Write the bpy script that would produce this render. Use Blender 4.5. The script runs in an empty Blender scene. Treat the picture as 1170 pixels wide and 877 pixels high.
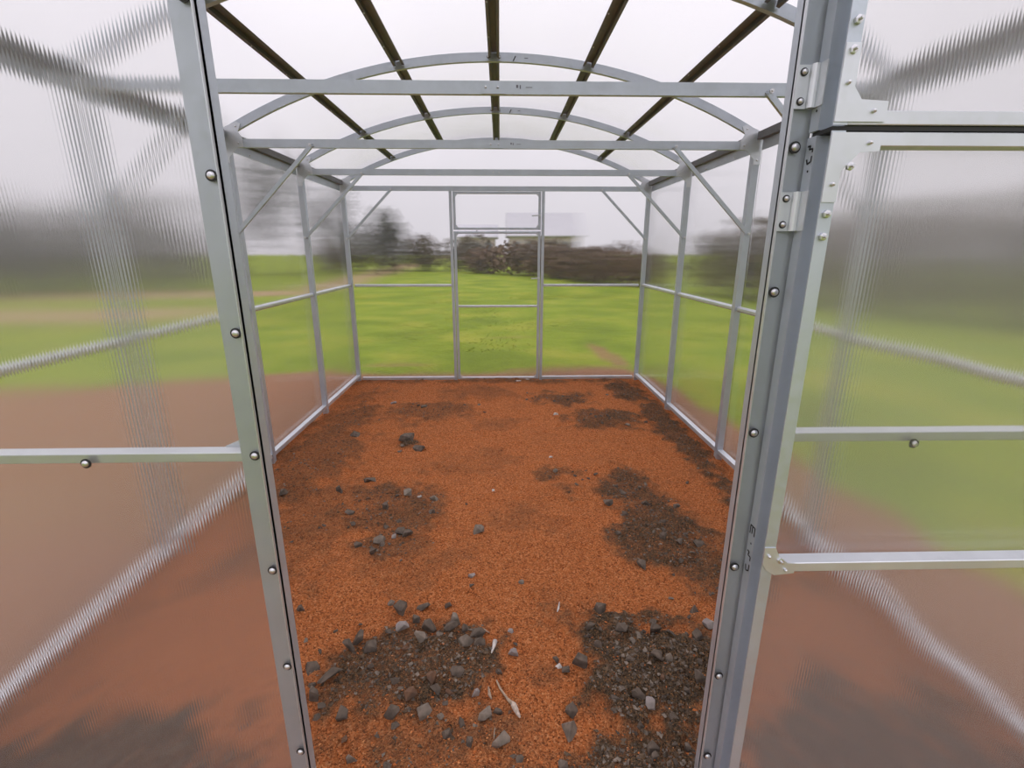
import bpy, bmesh, math, random
import numpy as np
from mathutils import Vector, Matrix
random.seed(7); RNG = np.random.default_rng(11)
S = bpy.context.scene; C = S.collection
PI = math.pi

# ------------------------------------------------------------------ materials
def new_mat(name):
    m = bpy.data.materials.new(name); m.use_nodes = True
    nt = m.node_tree; nt.nodes.clear()
    out = nt.nodes.new('ShaderNodeOutputMaterial')
    return m, nt, out
def N(nt, t, **kw):
    n = nt.nodes.new(t)
    for k, v in kw.items():
        if k.startswith('i_'):
            key = k[2:]
            key = int(key) if key.isdigit() else key.replace('_', ' ')
            n.inputs[key].default_value = v
        else: setattr(n, k, v)
    return n
def L(nt, a, b): nt.links.new(a, b)
def principled(name, col, rough=.6, metal=0., noise=0., nscale=20., bump=0., col2=None, spec=.5):
    m, nt, out = new_mat(name)
    b = N(nt, 'ShaderNodeBsdfPrincipled'); L(nt, b.outputs[0], out.inputs[0])
    b.inputs['Base Color'].default_value = (*col, 1); b.inputs['Roughness'].default_value = rough
    b.inputs['Metallic'].default_value = metal; b.inputs['Specular IOR Level'].default_value = spec
    if noise or bump:
        tc = N(nt, 'ShaderNodeTexCoord'); nz = N(nt, 'ShaderNodeTexNoise', i_Scale=nscale, i_Detail=5.)
        L(nt, tc.outputs['Object'], nz.inputs['Vector'])
        if noise:
            mx = N(nt, 'ShaderNodeMix', data_type='RGBA')
            c2 = col2 or tuple(max(0, c * (1 - noise)) for c in col)
            mx.inputs[6].default_value = (*col, 1); mx.inputs[7].default_value = (*c2, 1)
            rp = N(nt, 'ShaderNodeValToRGB'); rp.color_ramp.elements[0].position = .35; rp.color_ramp.elements[1].position = .65
            L(nt, nz.outputs[0], rp.inputs[0]); L(nt, rp.outputs[0], mx.inputs[0]); L(nt, mx.outputs[2], b.inputs['Base Color'])
        if bump:
            bp = N(nt, 'ShaderNodeBump', i_Strength=bump, i_Distance=.01)
            L(nt, nz.outputs[0], bp.inputs['Height']); L(nt, bp.outputs[0], b.inputs['Normal'])
    return m

def galvanized(name, col=(.585, .635, .705), rough=.45):
    m, nt, out = new_mat(name)
    b = N(nt, 'ShaderNodeBsdfPrincipled'); L(nt, b.outputs[0], out.inputs[0])
    b.inputs['Metallic'].default_value = .7
    tc = N(nt, 'ShaderNodeTexCoord')
    vo = N(nt, 'ShaderNodeTexVoronoi', i_Scale=90.); L(nt, tc.outputs['Object'], vo.inputs['Vector'])
    nz = N(nt, 'ShaderNodeTexNoise', i_Scale=9., i_Detail=4.); L(nt, tc.outputs['Object'], nz.inputs['Vector'])
    mr = N(nt, 'ShaderNodeMapRange', i_3=rough - .06, i_4=rough + .1); L(nt, vo.outputs['Color'], mr.inputs[0]); L(nt, mr.outputs[0], b.inputs['Roughness'])
    mx = N(nt, 'ShaderNodeMix', data_type='RGBA'); mx.inputs[6].default_value = (*[c * .86 for c in col], 1); mx.inputs[7].default_value = (*[min(1, c * 1.1) for c in col], 1)
    L(nt, nz.outputs[0], mx.inputs[0]); L(nt, mx.outputs[2], b.inputs['Base Color'])
    return m

RIB = .006
def polycarbonate(name, axis, amp, haze, rough, tint=(1, 1, 1), refl=1.0):
    """clear twin-wall sheet: its flutes run across AXIS and each bends the light like a small lens"""
    m, nt, out = new_mat(name)
    g = N(nt, 'ShaderNodeNewGeometry')
    T = {'X': (1, 0, 0), 'Y': (0, 1, 0)}[axis]
    dt = N(nt, 'ShaderNodeVectorMath', operation='DOT_PRODUCT'); dt.inputs[1].default_value = T
    L(nt, g.outputs['Position'], dt.inputs[0])
    wob = N(nt, 'ShaderNodeTexNoise', i_Scale=3., i_Detail=2.); L(nt, g.outputs['Position'], wob.inputs['Vector'])
    ph = N(nt, 'ShaderNodeMath', operation='MULTIPLY', i_1=2 * PI / RIB); L(nt, dt.outputs['Value'], ph.inputs[0])
    sn = N(nt, 'ShaderNodeMath', operation='SINE'); L(nt, ph.outputs[0], sn.inputs[0])
    am = N(nt, 'ShaderNodeMath', operation='MULTIPLY', i_1=amp); L(nt, sn.outputs[0], am.inputs[0])
    tv = N(nt, 'ShaderNodeVectorMath', operation='SCALE'); tv.inputs[0].default_value = T; L(nt, am.outputs[0], tv.inputs['Scale'])
    wc = N(nt, 'ShaderNodeVectorMath', operation='SUBTRACT'); wc.inputs[1].default_value = (.5, .5, .5); L(nt, wob.outputs['Color'], wc.inputs[0])
    ws = N(nt, 'ShaderNodeVectorMath', operation='SCALE', i_Scale=.05); L(nt, wc.outputs[0], ws.inputs[0])
    a0 = N(nt, 'ShaderNodeVectorMath', operation='ADD'); L(nt, tv.outputs[0], a0.inputs[0]); L(nt, ws.outputs[0], a0.inputs[1])
    ad = N(nt, 'ShaderNodeVectorMath', operation='ADD'); L(nt, g.outputs['Normal'], ad.inputs[0]); L(nt, a0.outputs[0], ad.inputs[1])
    no = N(nt, 'ShaderNodeVectorMath', operation='NORMALIZE'); L(nt, ad.outputs[0], no.inputs[0])
    rf = N(nt, 'ShaderNodeBsdfRefraction', i_IOR=1.35, i_Roughness=rough); rf.inputs['Color'].default_value = (*tint, 1)
    L(nt, no.outputs[0], rf.inputs['Normal'])
    tl = N(nt, 'ShaderNodeBsdfTranslucent'); tl.inputs['Color'].default_value = (.93, .91, .93, 1)
    df = N(nt, 'ShaderNodeBsdfDiffuse'); df.inputs['Color'].default_value = (.9, .88, .9, 1)
    hz = N(nt, 'ShaderNodeMixShader', i_0=.5); L(nt, tl.outputs[0], hz.inputs[1]); L(nt, df.outputs[0], hz.inputs[2])
    m1 = N(nt, 'ShaderNodeMixShader', i_0=haze); L(nt, rf.outputs[0], m1.inputs[1]); L(nt, hz.outputs[0], m1.inputs[2])
    gl = N(nt, 'ShaderNodeBsdfGlossy', i_Roughness=.12); L(nt, no.outputs[0], gl.inputs['Normal'])
    fr = N(nt, 'ShaderNodeFresnel', i_IOR=1.35)
    fm = N(nt, 'ShaderNodeMath', operation='MULTIPLY', i_1=refl); L(nt, fr.outputs[0], fm.inputs[0])
    m2 = N(nt, 'ShaderNodeMixShader'); L(nt, fm.outputs[0], m2.inputs[0]); L(nt, m1.outputs[0], m2.inputs[1]); L(nt, gl.outputs[0], m2.inputs[2])
    L(nt, m2.outputs[0], out.inputs[0])
    return m

M = {}
M['galv'] = galvanized('galvanized_steel')
M['galv_bright'] = galvanized('bright_zinc', (.72, .75, .79), .38)
M['galv_shaded'] = galvanized('shaded_zinc', (.26, .265, .28), .6)  # same zinc, backlit shade of the roof members put into its colour
M['bolt'] = principled('zinc_bolt', (.7, .7, .72), .28, .9)
M['rubber'] = principled('black_rubber', (.02, .02, .022), .6)
M['ink'] = principled('black_marker', (.015, .015, .02), .7)
M['poly_x'] = polycarbonate('fluted_polycarbonate_front', 'X', .030, .07, .11)
M['poly_r'] = polycarbonate('fluted_polycarbonate_rear', 'X', .065, .03, .045)
M['poly_y'] = polycarbonate('fluted_polycarbonate_side', 'Y', .05, .045, .055)
M['poly_roof'] = polycarbonate('fluted_polycarbonate_roof', 'Y', .05, .06, .08, refl=.35)
M['slate'] = principled('dark_slate', (.17, .13, .10), .9, 0, .5, 30., .4, (.085, .068, .055), .15)
M['slate_grey'] = principled('grey_slate', (.27, .215, .17), .9, 0, .4, 30., .4, (.15, .125, .10), .15)
M['gravel'] = principled('brown_gravel', (.15, .10, .062), .95, 0, .5, 30., .4, (.075, .055, .04), .1)
M['slate_brown'] = principled('brown_stone', (.20, .105, .06), .9, 0, .5, 26., .4, (.11, .07, .05), .2)
M['slate_pale'] = principled('pale_stone', (.36, .31, .29), .85, 0, .4, 26., .3, (.22, .19, .17), .2)
M['white_chip'] = principled('white_flake', (.66, .60, .55), .7, 0, .2, 40.)
M['root'] = principled('pale_root', (.60, .47, .38), .85, 0, .45, 120.)
M['twig'] = principled('dry_twig', (.50, .36, .25), .8, 0, .35, 50.)

# ------------------------------------------------------------------ mesh helpers
class MB:
    def __init__(s): s.v = []; s.f = []; s.smooth = False
    def add(s, vs, fs):
        o = len(s.v); s.v += [tuple(v) for v in vs]; s.f += [tuple(i + o for i in f) for f in fs]
    def box(s, x0, x1, y0, y1, z0, z1):
        s.add([(x0, y0, z0), (x1, y0, z0), (x1, y1, z0), (x0, y1, z0), (x0, y0, z1), (x1, y0, z1), (x1, y1, z1), (x0, y1, z1)],
              [(0, 3, 2, 1), (4, 5, 6, 7), (0, 1, 5, 4), (1, 2, 6, 5), (2, 3, 7, 6), (3, 0, 4, 7)])
    def loft(s, rings, cap=True):
        n = len(rings[0]); vs = [p for r in rings for p in r]; fs = []
        for k in range(len(rings) - 1):
            for i in range(n):
                j = (i + 1) % n
                fs.append((k * n + i, k * n + j, (k + 1) * n + j, (k + 1) * n + i))
        if cap: fs += [tuple(range(n))[::-1], tuple((len(rings) - 1) * n + i for i in range(n))]
        s.add(vs, fs)
    def bar(s, prof, p0, p1, up):
        """extrude PROF (list of (side, up)) from p0 to p1"""
        p0, p1, up = Vector(p0), Vector(p1), Vector(up)
        d = (p1 - p0).normalized(); sd = d.cross(up).normalized(); u2 = sd.cross(d)
        s.loft([[p + sd * a + u2 * b for a, b in prof] for p in (p0, p1)])
    def poly(s, pts, y0, y1):
        """plate: PTS in x, z extruded along y"""
        s.loft([[(x, y0, z) for x, z in pts], [(x, y1, z) for x, z in pts]])
    def cyl(s, p0, p1, r, n=14, r1=None):
        p0, p1 = Vector(p0), Vector(p1); d = (p1 - p0).normalized()
        a = d.orthogonal().normalized(); b = d.cross(a)
        s.loft([[p + (a * math.cos(t) + b * math.sin(t)) * rr for t in [2 * PI * i / n for i in range(n)]] for p, rr in ((p0, r), (p1, r if r1 is None else r1))])
    def lathe(s, p, d, prof, n=16):
        """PROF: (distance along d, radius)"""
        p, d = Vector(p), Vector(d).normalized(); a = d.orthogonal().normalized(); b = d.cross(a)
        s.loft([[p + d * h + (a * math.cos(t) + b * math.sin(t)) * max(r, 1e-4) for t in [2 * PI * i / n for i in range(n)]] for h, r in prof])
    def build(s, name, mat, parent=None, bevel=0, smooth=False):
        me = bpy.data.meshes.new(name); me.from_pydata(s.v, [], s.f)
        bm = bmesh.new(); bm.from_mesh(me); bmesh.ops.recalc_face_normals(bm, faces=bm.faces)
        if bevel:
            eds = [e for e in bm.edges if len(e.link_faces) == 2 and e.calc_face_angle(0) > .6]
            bmesh.ops.bevel(bm, geom=eds, offset=bevel, segments=1, affect='EDGES')
        bm.to_mesh(me); bm.free()
        if smooth:
            for p in me.polygons: p.use_smooth = True
        me.materials.append(M[mat] if isinstance(mat, str) else mat)
        o = bpy.data.objects.new(name, me); C.objects.link(o)
        if parent:
            o.parent = parent; o.matrix_parent_inverse = Matrix.Translation(-parent.location)
        return o
def tag(o, label, cat, group=None, kind=None):
    o['label'] = label; o['category'] = cat
    if group: o['group'] = group
    if kind: o['kind'] = kind
    return o
def empty(name, loc, label, cat, group=None, kind=None):
    o = bpy.data.objects.new(name, None); o.empty_display_size = .1; C.objects.link(o); o.location = loc
    return tag(o, label, cat, group, kind)
def copy_tree(o, parent=None):
    c = o.copy(); C.objects.link(c)
    if parent: c.parent = parent
    for ch in list(o.children): copy_tree(ch, c)
    return c

def uprof(w, h, t=.002, lip=0.):
    """U channel: web on the 'up' side, open downwards; w across, h deep"""
    a = w / 2
    return [(-a, -h), (-a, 0), (a, 0), (a, -h), (a - t, -h), (a - t, -t), (-a + t, -t), (-a + t, -h)]

# ------------------------------------------------------------------ dimensions
HW = 1.53                       # half width to the outside of the posts
YF, YB = .832, 5.08             # front and rear frames
YP = [2.0, 3.0, 4.04]           # inner portal frames
ZT = 1.877                      # tie beam centre
R, ZC = 3.15, -.84              # roof arch
def arc_z(x, r=R): return ZC + math.sqrt(r * r - x * x)
def screw(parent, p, d, rh=.0062, washer=True, name='screw'):
    m = MB(); m.lathe(p, d, [(0, rh), (.0025, rh), (.0045, rh * .82), (.0058, rh * .45), (.006, 0)], 14)
    o = m.build(name, 'bolt', parent, smooth=False)
    if washer:
        w = MB(); w.lathe(p, d, [(-.0012, rh * 1.45), (.0012, rh * 1.45), (.0016, rh * .9)], 16)
        w.build('washer', 'rubber', o)
    return o
def stud(parent, p, d):
    m = MB(); m.cyl(p, Vector(p) + Vector(d) * .011, .0028, 8, .0022)
    m.lathe(p, d, [(0, .006), (.004, .006), (.0045, .0035)], 6)
    return m.build('screw', 'bolt', parent)

# ------------------------------------------------------------------ portal frames
def arch_mb(y):
    m = MB(); rings = []
    pr = uprof(.044, .022)
    a0 = math.asin(1.485 / R); n = 40
    for k in range(n + 1):
        a = -a0 + 2 * a0 * k / n
        rad = Vector((math.sin(a), 0, math.cos(a))); c = Vector((0, y, ZC)) + rad * R
        rings.append([c + rad * s + Vector((0, -1, 0)) * u for s, u in pr])
    m.loft(rings); return m
def gusset_pts(s):
    p = [(1.531, 1.775), (1.493, 1.775), (1.490, 1.805), (1.442, 1.853), (1.405, 1.855), (1.405, 1.9), (1.425, 1.935), (1.405, 1.975), (1.43, 1.985), (1.531, 1.945)]
    return [(s * x, z) for x, z in p]
def portal(y, label, braces=True, door=None, group='portal frames of the greenhouse'):
    t = empty('portal_frame', (0, y, -.1), label, 'frame', group)
    for s in (-1, 1):
        m = MB(); m.bar(uprof(.04, .04), (s * 1.49, y + .02, -.11), (s * 1.49, y + .02, 1.94), (-s, 0, 0)); p = m.build('post', 'galv', t)
        m = MB(); m.poly(gusset_pts(s), y - .0035, y - .001); g = m.build('gusset', 'galv_bright', t)
        for (x, z) in ((1.511, 1.80), (1.511, 1.915), (1.43, 1.877), (1.435, 1.962)):
            screw(g, (s * x, y - .0035, z), (0, -1, 0), .0045, False)
        # side bracket joining the eave rail
        m = MB(); m.box(*sorted((s * 1.485, s * 1.488)), y + .001, y + .07, 1.90, 1.96); m.build('bracket', 'galv_bright', t)
        if braces:
            m = MB(); m.bar(uprof(.022, .014), (s * 1.025, y - .005, 1.872), (s * 1.518, y - .005, 1.388), (0, -1, 0)); b = m.build('brace', 'galv', t)
            for (x, z) in ((1.031, 1.866), (1.512, 1.394)):
                nm = MB(); nm.lathe((s * x, y - .019, z), (0, -1, 0), [(0, .009), (.006, .009), (.0062, .004), (.012, .0035)], 6); nm.build('bolt', 'bolt', b)
    m = MB()
    m.bar(uprof(.044, .02), (-1.487, y, ZT), (1.487, y, ZT), (0, -1, 0)); tb = m.build('tie_beam', 'galv', t)
    m = MB(); m.box(-.036, .05, y - .003, y - .0008, ZT - .021, ZT + .021); sp = m.build('splice_plate', 'galv', tb)
    for x in (-.022, .022): screw(tb, (x, y - .003, ZT), (0, -1, 0), .0042, False)
    if y < 3.5:
        for (x, w, h, dz) in ((.09, .007, .010, .004), (.103, .004, .012, .002), (.125, .024, .002, .001)):
            mk = MB(); mk.box(x, x + w, y - .0009, y - .0003, ZT + dz - h / 2, ZT + dz + h / 2); mk.build('ink_mark', M['galv_mark'], tb)
    ar = arch_mb(y).build('arch', 'galv', t)
    m = MB(); zc = arc_z(0); m.box(-.04, .04, y - .003, y - .0008, zc - .022, zc + .02); pl = m.build('arch_splice', 'galv', t)
    for x in (-.03, .03): screw(pl, (x, y - .003, zc - .002), (0, -1, 0), .0055, True)
    if y < 4.5:
        mk = MB(); mk.bar([(-.003, -.0004), (.003, -.0004), (.003, .0004), (-.003, .0004)], (.105, y - .0006, zc - .02), (.118, y - .0006, zc + .004), (0, -1, 0))
        mk.build('ink_mark', M['ink'], ar)
        mk = MB(); mk.box(.166, .186, y - .001, y - .0003, zc - .008, zc - .004); mk.build('ink_mark', M['galv_mark'], ar)
    return t
M['galv_mark'] = principled('faded_ink', (.16, .16, .2), .6)
portal(YP[0], 'nearest galvanized portal frame, its tie beam crossing highest in the view')
portal(YP[1], 'galvanized portal frame second from the doorway, with arch fully in view above its beam')
portal(YP[2], 'galvanized portal frame third from the doorway, last one before the rear wall')

# ------------------------------------------------------------------ end frames
def end_frame(y, label, sgn, xl, xr, zrail_l, zrail_r, rear):
    t = empty('end_frame', (0, y, -.1), label, 'frame')
    for s in (-1, 1):
        m = MB(); m.bar(uprof(.04, .04), (s * 1.49, y + .02, -.11), (s * 1.49, y + .02, 1.94), (-s, 0, 0)); m.build('post', 'galv', t)
        m = MB(); m.poly(gusset_pts(s), *((y - .0035, y - .001) if rear else (y + .041, y + .044))); m.build('gusset', 'galv_bright', t)
        if rear:
            m = MB(); m.bar(uprof(.022, .012), (s * 1.03, y - .005, 1.872), (s * 1.506, y - .005, 1.40), (0, -1, 0)); b = m.build('brace', 'galv', t)
            for (x, z) in ((1.036, 1.866), (1.50, 1.406)):
                nm = MB(); nm.lathe((s * x, y - .017, z), (0, -1, 0), [(0, .009), (.006, .009), (.0062, .004)], 6); nm.build('bolt', 'bolt', b)
    m = MB(); m.bar(uprof(.044, .02), (-1.487, y + .002, ZT), (1.487, y + .002, ZT), (0, -1, 0)); m.build('tie_beam', 'galv', t)
    arch_mb(y + .002).build('arch', 'galv', t)
    for (a, b, s) in ((*xl, -1), (*xr, 1)):
        m = MB(); c = (a + b) / 2; w = b - a
        if rear: m.bar(uprof(w, .03), (c, y, -.10), (c, y, 1.853), (0, -1, 0))
        else:
            m.box(a, b, y + .0, y + .0025, -.10, 1.853)                       # face towards the camera
            e = b if s < 0 else a
            dp = .026 if s < 0 else .020
            m.box(*sorted((e, e + s * .0025)), y, y + dp, -.10, 1.853)         # return facing the opening
            m.box(*sorted((e + s * .0025, e + s * .014)), y + dp - .0025, y + dp, -.10, 1.853)
        m.build('door_post', 'galv', t)
        # mid and bottom rails between corner post and door post
        z = zrail_l if s < 0 else zrail_r
        x0, x1 = ((-1.468, a - .001) if s < 0 else (b + .001, 1.468))
        m = MB()
        if rear: m.box(x0, x1, y + .004, y + .028, z - .013, z + .013); m.build('rail', 'galv_bright', t, bevel=.004)
        else: m.box(x0, x1, y + .0035, y + .034, z - .018, z); m.build('rail', 'galv_bright', t, bevel=.0012)
        m = MB(); m.box(x0, x1, y + .004, y + .03, -.06, -.028); m.build('rail', 'galv_bright', t, bevel=.002)
        if not rear:   # corner plate between post and rail
            e = b if s < 0 else a
            g0 = e + s * .016; pts = [(g0, z - .075), (e + s * .034, z - .075), (e + s * .034, z - .05), (e + s * .062, z - .02), (e + s * .085, z - .02), (e + s * .085, z + .001), (g0, z + .03)]
            m = MB(); m.poly(pts, y + .0346, y + .0365); m.build('gusset', 'galv_bright', t)
    return t
end_frame(YF, 'front end frame with galvanized doorway posts and level rails behind clear panels', -1, (-.450, -.411), (.481, .518), .946, .976, False)
end_frame(YB, 'rear end frame with closed door between two posts, far end of greenhouse', 1, (-.474, -.446), (.446, .474), .945, .945, True)

# ------------------------------------------------------------------ long members between the frames
bays = [(YF + .046, YP[0] - .006), (YP[0] + .025, YP[1] - .006), (YP[1] + .025, YP[2] - .006), (YP[2] + .025, YB - .006)]
def purlin(x, label):
    a = math.asin(x / R); rad = Vector((math.sin(a), 0, math.cos(a))); c = Vector((0, 0, ZC)) + rad * (R - .006)
    t = empty('roof_purlin', (c.x, YF, c.z), label, 'beam', 'roof purlins')
    w, k, h, th = .030, .0165, .026, .0018
    prof = [(-w, 0), (-k, 0), (-k + .003, h - th), (k - .003, h - th), (k, 0), (w, 0), (w, th), (k + .002, th), (k - .001, h), (-k + .001, h), (-k - .002, th), (-w, th)]
    for (y0, y1) in bays:
        m = MB(); m.bar(prof, (c.x, y0, c.z), (c.x, y1, c.z), rad)
        sg = m.build('segment', 'galv_shaded', t)
        for yy in (y0 + .35, y0 + .7):
            for s in (-1,):
                sd = Vector((math.cos(a), 0, -math.sin(a)))
                screw(sg, Vector((c.x, yy, c.z)) + sd * .022 * s, -rad, .003, False)
    return t
for x, lb in ((-1.0, 'outer left roof purlin, dark channel running lengthwise above the left wall'), (-.515, 'inner left roof purlin, dark channel just left of the ridge'),
              (0, 'ridge purlin, dark channel running straight away along the roof centre'), (.515, 'inner right roof purlin, dark channel just right of the ridge'),
              (1.0, 'outer right roof purlin, dark channel running lengthwise above the right wall')):
    purlin(x, lb)
def side_rails(s):
    sd = 'left' if s < 0 else 'right'
    t = empty('eave_rail', (s * 1.51, YF, 1.91), f'dark eave rail along the top of the {sd} wall', 'rail')
    for (y0, y1) in [(a + .05, b - .012) for a, b in bays]:
        m = MB(); m.box(*sorted((s * 1.492, s * 1.529)), y0, y1, 1.905, 1.945); sg = m.build('segment', 'galv_shaded', t)
        m = MB(); m.box(*sorted((s * 1.525, s * 1.529)), y0, y1, 1.85, 1.9045); m.build('flange', 'galv', sg)
        for f in (.25, .72): screw(sg, (s * 1.525, y0 + (y1 - y0) * f, 1.865), (-s, 0, 0), .005, False)
    t = empty('side_rail', (s * 1.51, YF, .945), f'bright round-edged middle rail along the {sd} wall', 'rail')
    for (y0, y1) in bays:
        m = MB(); m.box(*sorted((s * 1.498, s * 1.528)), y0 + (.0 if y0 > 1 else 0), y1 + .004, .93, .962); m.build('segment', 'galv_bright', t, bevel=.009)
    t = empty('base_rail', (s * 1.51, YF, -.02), f'bright base rail along the ground at the {sd} wall', 'rail')
    for (y0, y1) in bays:
        m = MB(); m.box(*sorted((s * 1.492, s * 1.529)), y0, y1 + .004, -.034, .0); m.build('segment', 'galv_bright', t, bevel=.003)
side_rails(-1); side_rails(1)

# ------------------------------------------------------------------ clear sheets
def sheet_xz(name, pts, y0, mat, parent, th=.006):
    m = MB(); m.poly(pts, y0, y0 + th); return m.build(name, mat, parent)
def wing(x0, x1, zb, top=True, zt=None):
    p = [(x0, zb), (x1, zb)]
    n = 14
    p += [(x1 + (x0 - x1) * i / n, arc_z(min(1.535, abs(x1 + (x0 - x1) * i / n)), R + .02) if zt is None else zt) for i in range(n + 1)]
    return p
wf = empty('wall_front', (0, YF, 0), 'front wall of hazy fluted clear sheets on both sides of open doorway', 'wall', None, 'structure')
for nm, x0, x1, zb in (('panel', -1.535, -.414, -.1), ('panel', .4825, 1.535, -.1)):
    sheet_xz(nm, wing(x0, x1, zb), YF - .008, 'poly_x', wf)
    ed = x1 if x0 < 0 else x0; q = 1 if x0 < 0 else -1
    m = MB(); m.box(*sorted((ed, ed + q * .0012)), YF - .0085, YF - .0012, zb, 1.853); m.build('edge_trim', 'galv_bright', wf)
sheet_xz('panel', wing(-.412, .481, 1.86), YF - .008, 'poly_x', wf)
for z in (1.655, 1.417, 1.169, .944, .701, .468, .234, .02): screw(wf, (-.4225, YF - .008, z), (0, -1, 0))
for z in (1.70, 1.461, 1.236, .98, .693, .42, .192, .0): screw(wf, (.493, YF - .008, z), (0, -1, 0))
for (x, z) in ((-.727, .932), (-1.02, .932), (-1.3, .932), (.797, .957), (1.1, .957)): screw(wf, (x, YF - .008, z), (0, -1, 0))
wb = empty('wall_back', (0, YB, 0), 'rear wall of clear sheets beside and above the closed rear door', 'wall', None, 'structure')
for x0, x1 in ((-1.535, -.447), (.447, 1.535)): sheet_xz('panel', wing(x0, x1, -.05), YB + .042, 'poly_r', wb)
sheet_xz('panel', wing(-.446, .446, 1.857), YB + .042, 'poly_r', wb)
for s, nm in ((-1, 'left'), (1, 'right')):
    w = empty(f'wall_{nm}', (s * 1.53, YF, 0), f'{nm} wall of clear fluted sheets fixed to the outside of the posts', 'wall', None, 'structure')
    for (y0, y1) in ((YF - .002, 2.999), (3.001, YB + .048)):
        m = MB(); m.box(*sorted((s * 1.5365, s * 1.5425)), y0, y1, -.06, 1.925); m.build('panel', 'poly_y', w)
ce = empty('ceiling', (0, YF, 2.3), 'bright arched roof of milky clear sheets over the whole greenhouse', 'roof', None, 'structure')
for (y0, y1) in ((YF - .03, 3.019), (3.021, YB + .07)):
    m = MB(); a0 = math.asin(1.56 / (R + .025)); n = 64; rings = []
    for k in range(n + 1):
        a = -a0 + 2 * a0 * k / n; sx, cz = math.sin(a), math.cos(a)
        r0, r1 = R + .0235, R + .0295
        rings.append([(sx * r0, y0, ZC + cz * r0), (sx * r0, y1, ZC + cz * r0), (sx * r1, y1, ZC + cz * r1), (sx * r1, y0, ZC + cz * r1)])
    m.loft(rings); o = m.build('panel', 'poly_roof', ce)

# ------------------------------------------------------------------ rear door and its vent
d1 = empty('door_1', (0, YB, -.06), 'closed rear door, narrow galvanized frame with a middle rail', 'door', None, 'structure')
w1 = empty('window_1', (0, YB, 1.5), 'closed vent window above the rear door', 'window', None, 'structure')
def leaf_rear(par, z0, z1, rails):
    for s in (-1, 1):
        m = MB(); m.box(*sorted((s * .412, s * .438)), YB + .004, YB + .03, z0, z1); m.build('stile', 'galv', par, bevel=.0015)
    for z in rails:
        m = MB(); m.box(-.4115, .4115, YB + .004, YB + .03, z - .011, z + .011); m.build('rail', 'galv_bright' if z < 1.3 else 'galv', par, bevel=.003)
    m = MB(); m.box(-.438, .438, YB + .031, YB + .037, z0, z1); m.build('panel', 'poly_r', par)
    for s in (-1, 1):
        for z, q in ((z0, 1), (z1, -1)):
            m = MB(); m.poly([(s * .412, z + q * .02), (s * .385, z + q * .022), (s * .411, z + q * .05)], YB + .006, YB + .009); m.build('corner_plate', 'galv_bright', par)
leaf_rear(d1, -.055, 1.478, (-.044, .73, 1.466))
leaf_rear(w1, 1.492, 1.852, (1.504, 1.84))
for par, z in ((d1, 1.02), (w1, 1.63)):
    m = MB(); m.cyl((.425, YB - .006, z), (.425, YB + .0035, z), .012, 12); m.bar([(-.006, -.003), (.006, -.003), (.006, .003), (-.006, .003)], (.43, YB - .01, z), (.345, YB - .012, z - .006), (0, -1, 0))
    m.build('latch', 'galv_bright', par)

# ------------------------------------------------------------------ open front door leaf and vent leaf folded back on the right
XL, XR = .511, 1.40
Y0, Y1 = .768, .8225
d2 = empty('door_2', (XL, Y0, 0), 'open front door leaf folded flat against the wall right of the doorway', 'door', None, 'structure')
w2 = empty('window_2', (XL, Y0, 1.49), 'open upper vent leaf folded back above the open front door', 'window', None, 'structure')
def leaf_front(par, z0, z1, rails):
    for s in (0, 1):
        e = XL if s == 0 else XR; q = 1 if s == 0 else -1
        m = MB()
        m.box(*sorted((e + q * .002, e + q * .023)), Y0, Y0 + .002, z0, z1)            # bright face
        m.box(*sorted((e + q * .021, e + q * .023)), Y0 + .002, Y1 - .018, z0, z1)      # channel web
        m.box(*sorted((e + q * .0, e + q * .023)), Y1 - .022, Y1, z0, z1)               # outer tube with the marks
        m.build('stile', 'galv', par)
    for z in rails:
        m = MB(); m.box(XL + .0235, XR - .0235, Y0 + .001, Y1 - .023, z - .019, z); m.build('rail', 'galv_bright', par, bevel=.0012)
    m = MB(); m.box(XL + .0235, XR - .0235, Y1 - .0215, Y1 - .0155, z0 + .001, z1 - .001); m.build('panel', 'poly_x', par)
leaf_front(d2, -.03, 1.4735, (-.01, .740, 1.472))
leaf_front(w2, 1.481, 1.84, (1.5005, 1.838))
m = MB(); m.box(XL + .004, XR - .004, Y0 + .004, Y1 - .004, 1.4742, 1.4802); m.build('gap_shade', 'rubber', w2)  # added dark strip, stands for the shaded gap between leaf and vent
def plate(par, pts, y=Y0):
    m = MB(); m.poly(pts, y - .0018, y - .0002); return m.build('gusset', 'galv_bright', par)
e = XL + .002
g = plate(d2, [(e, 1.471), (e + .075, 1.471), (e + .075, 1.446), (e + .045, 1.444), (e + .022, 1.418), (e + .022, 1.375), (e, 1.375)])
for (x, z) in ((e + .058, 1.457), (e + .012, 1.40)): screw(g, (x, Y0 - .0018, z), (0, -1, 0), .003, False)
stud(d2, (e + .034, Y0 - .0005, 1.425), (0, -1, 0))
g = plate(w2, [(e, 1.485), (e + .075, 1.485), (e + .075, 1.512), (e + .035, 1.514), (e + .022, 1.53), (e + .022, 1.585), (e, 1.585)])
for (x, z) in ((e + .055, 1.499), (e + .011, 1.535)): screw(g, (x, Y0 - .0018, z), (0, -1, 0), .003, False)
g = plate(d2, [(e, .775), (e + .02, .775), (e + .03, .755), (e + .047, .742), (e + .062, .741), (e + .062, .72), (e + .025, .716), (e + .008, .727), (e, .74)])
for (x, z) in ((e + .009, .758), (e + .044, .728)): screw(g, (x, Y0 - .0018, z), (0, -1, 0), .003, False)
stud(d2, (e + .032, Y0 - .0005, .748), (0, -1, 0))
for z in (1.358, 1.325): stud(d2, (e + .011, Y0 - .0005, z), (0, -1, 0))
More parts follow.
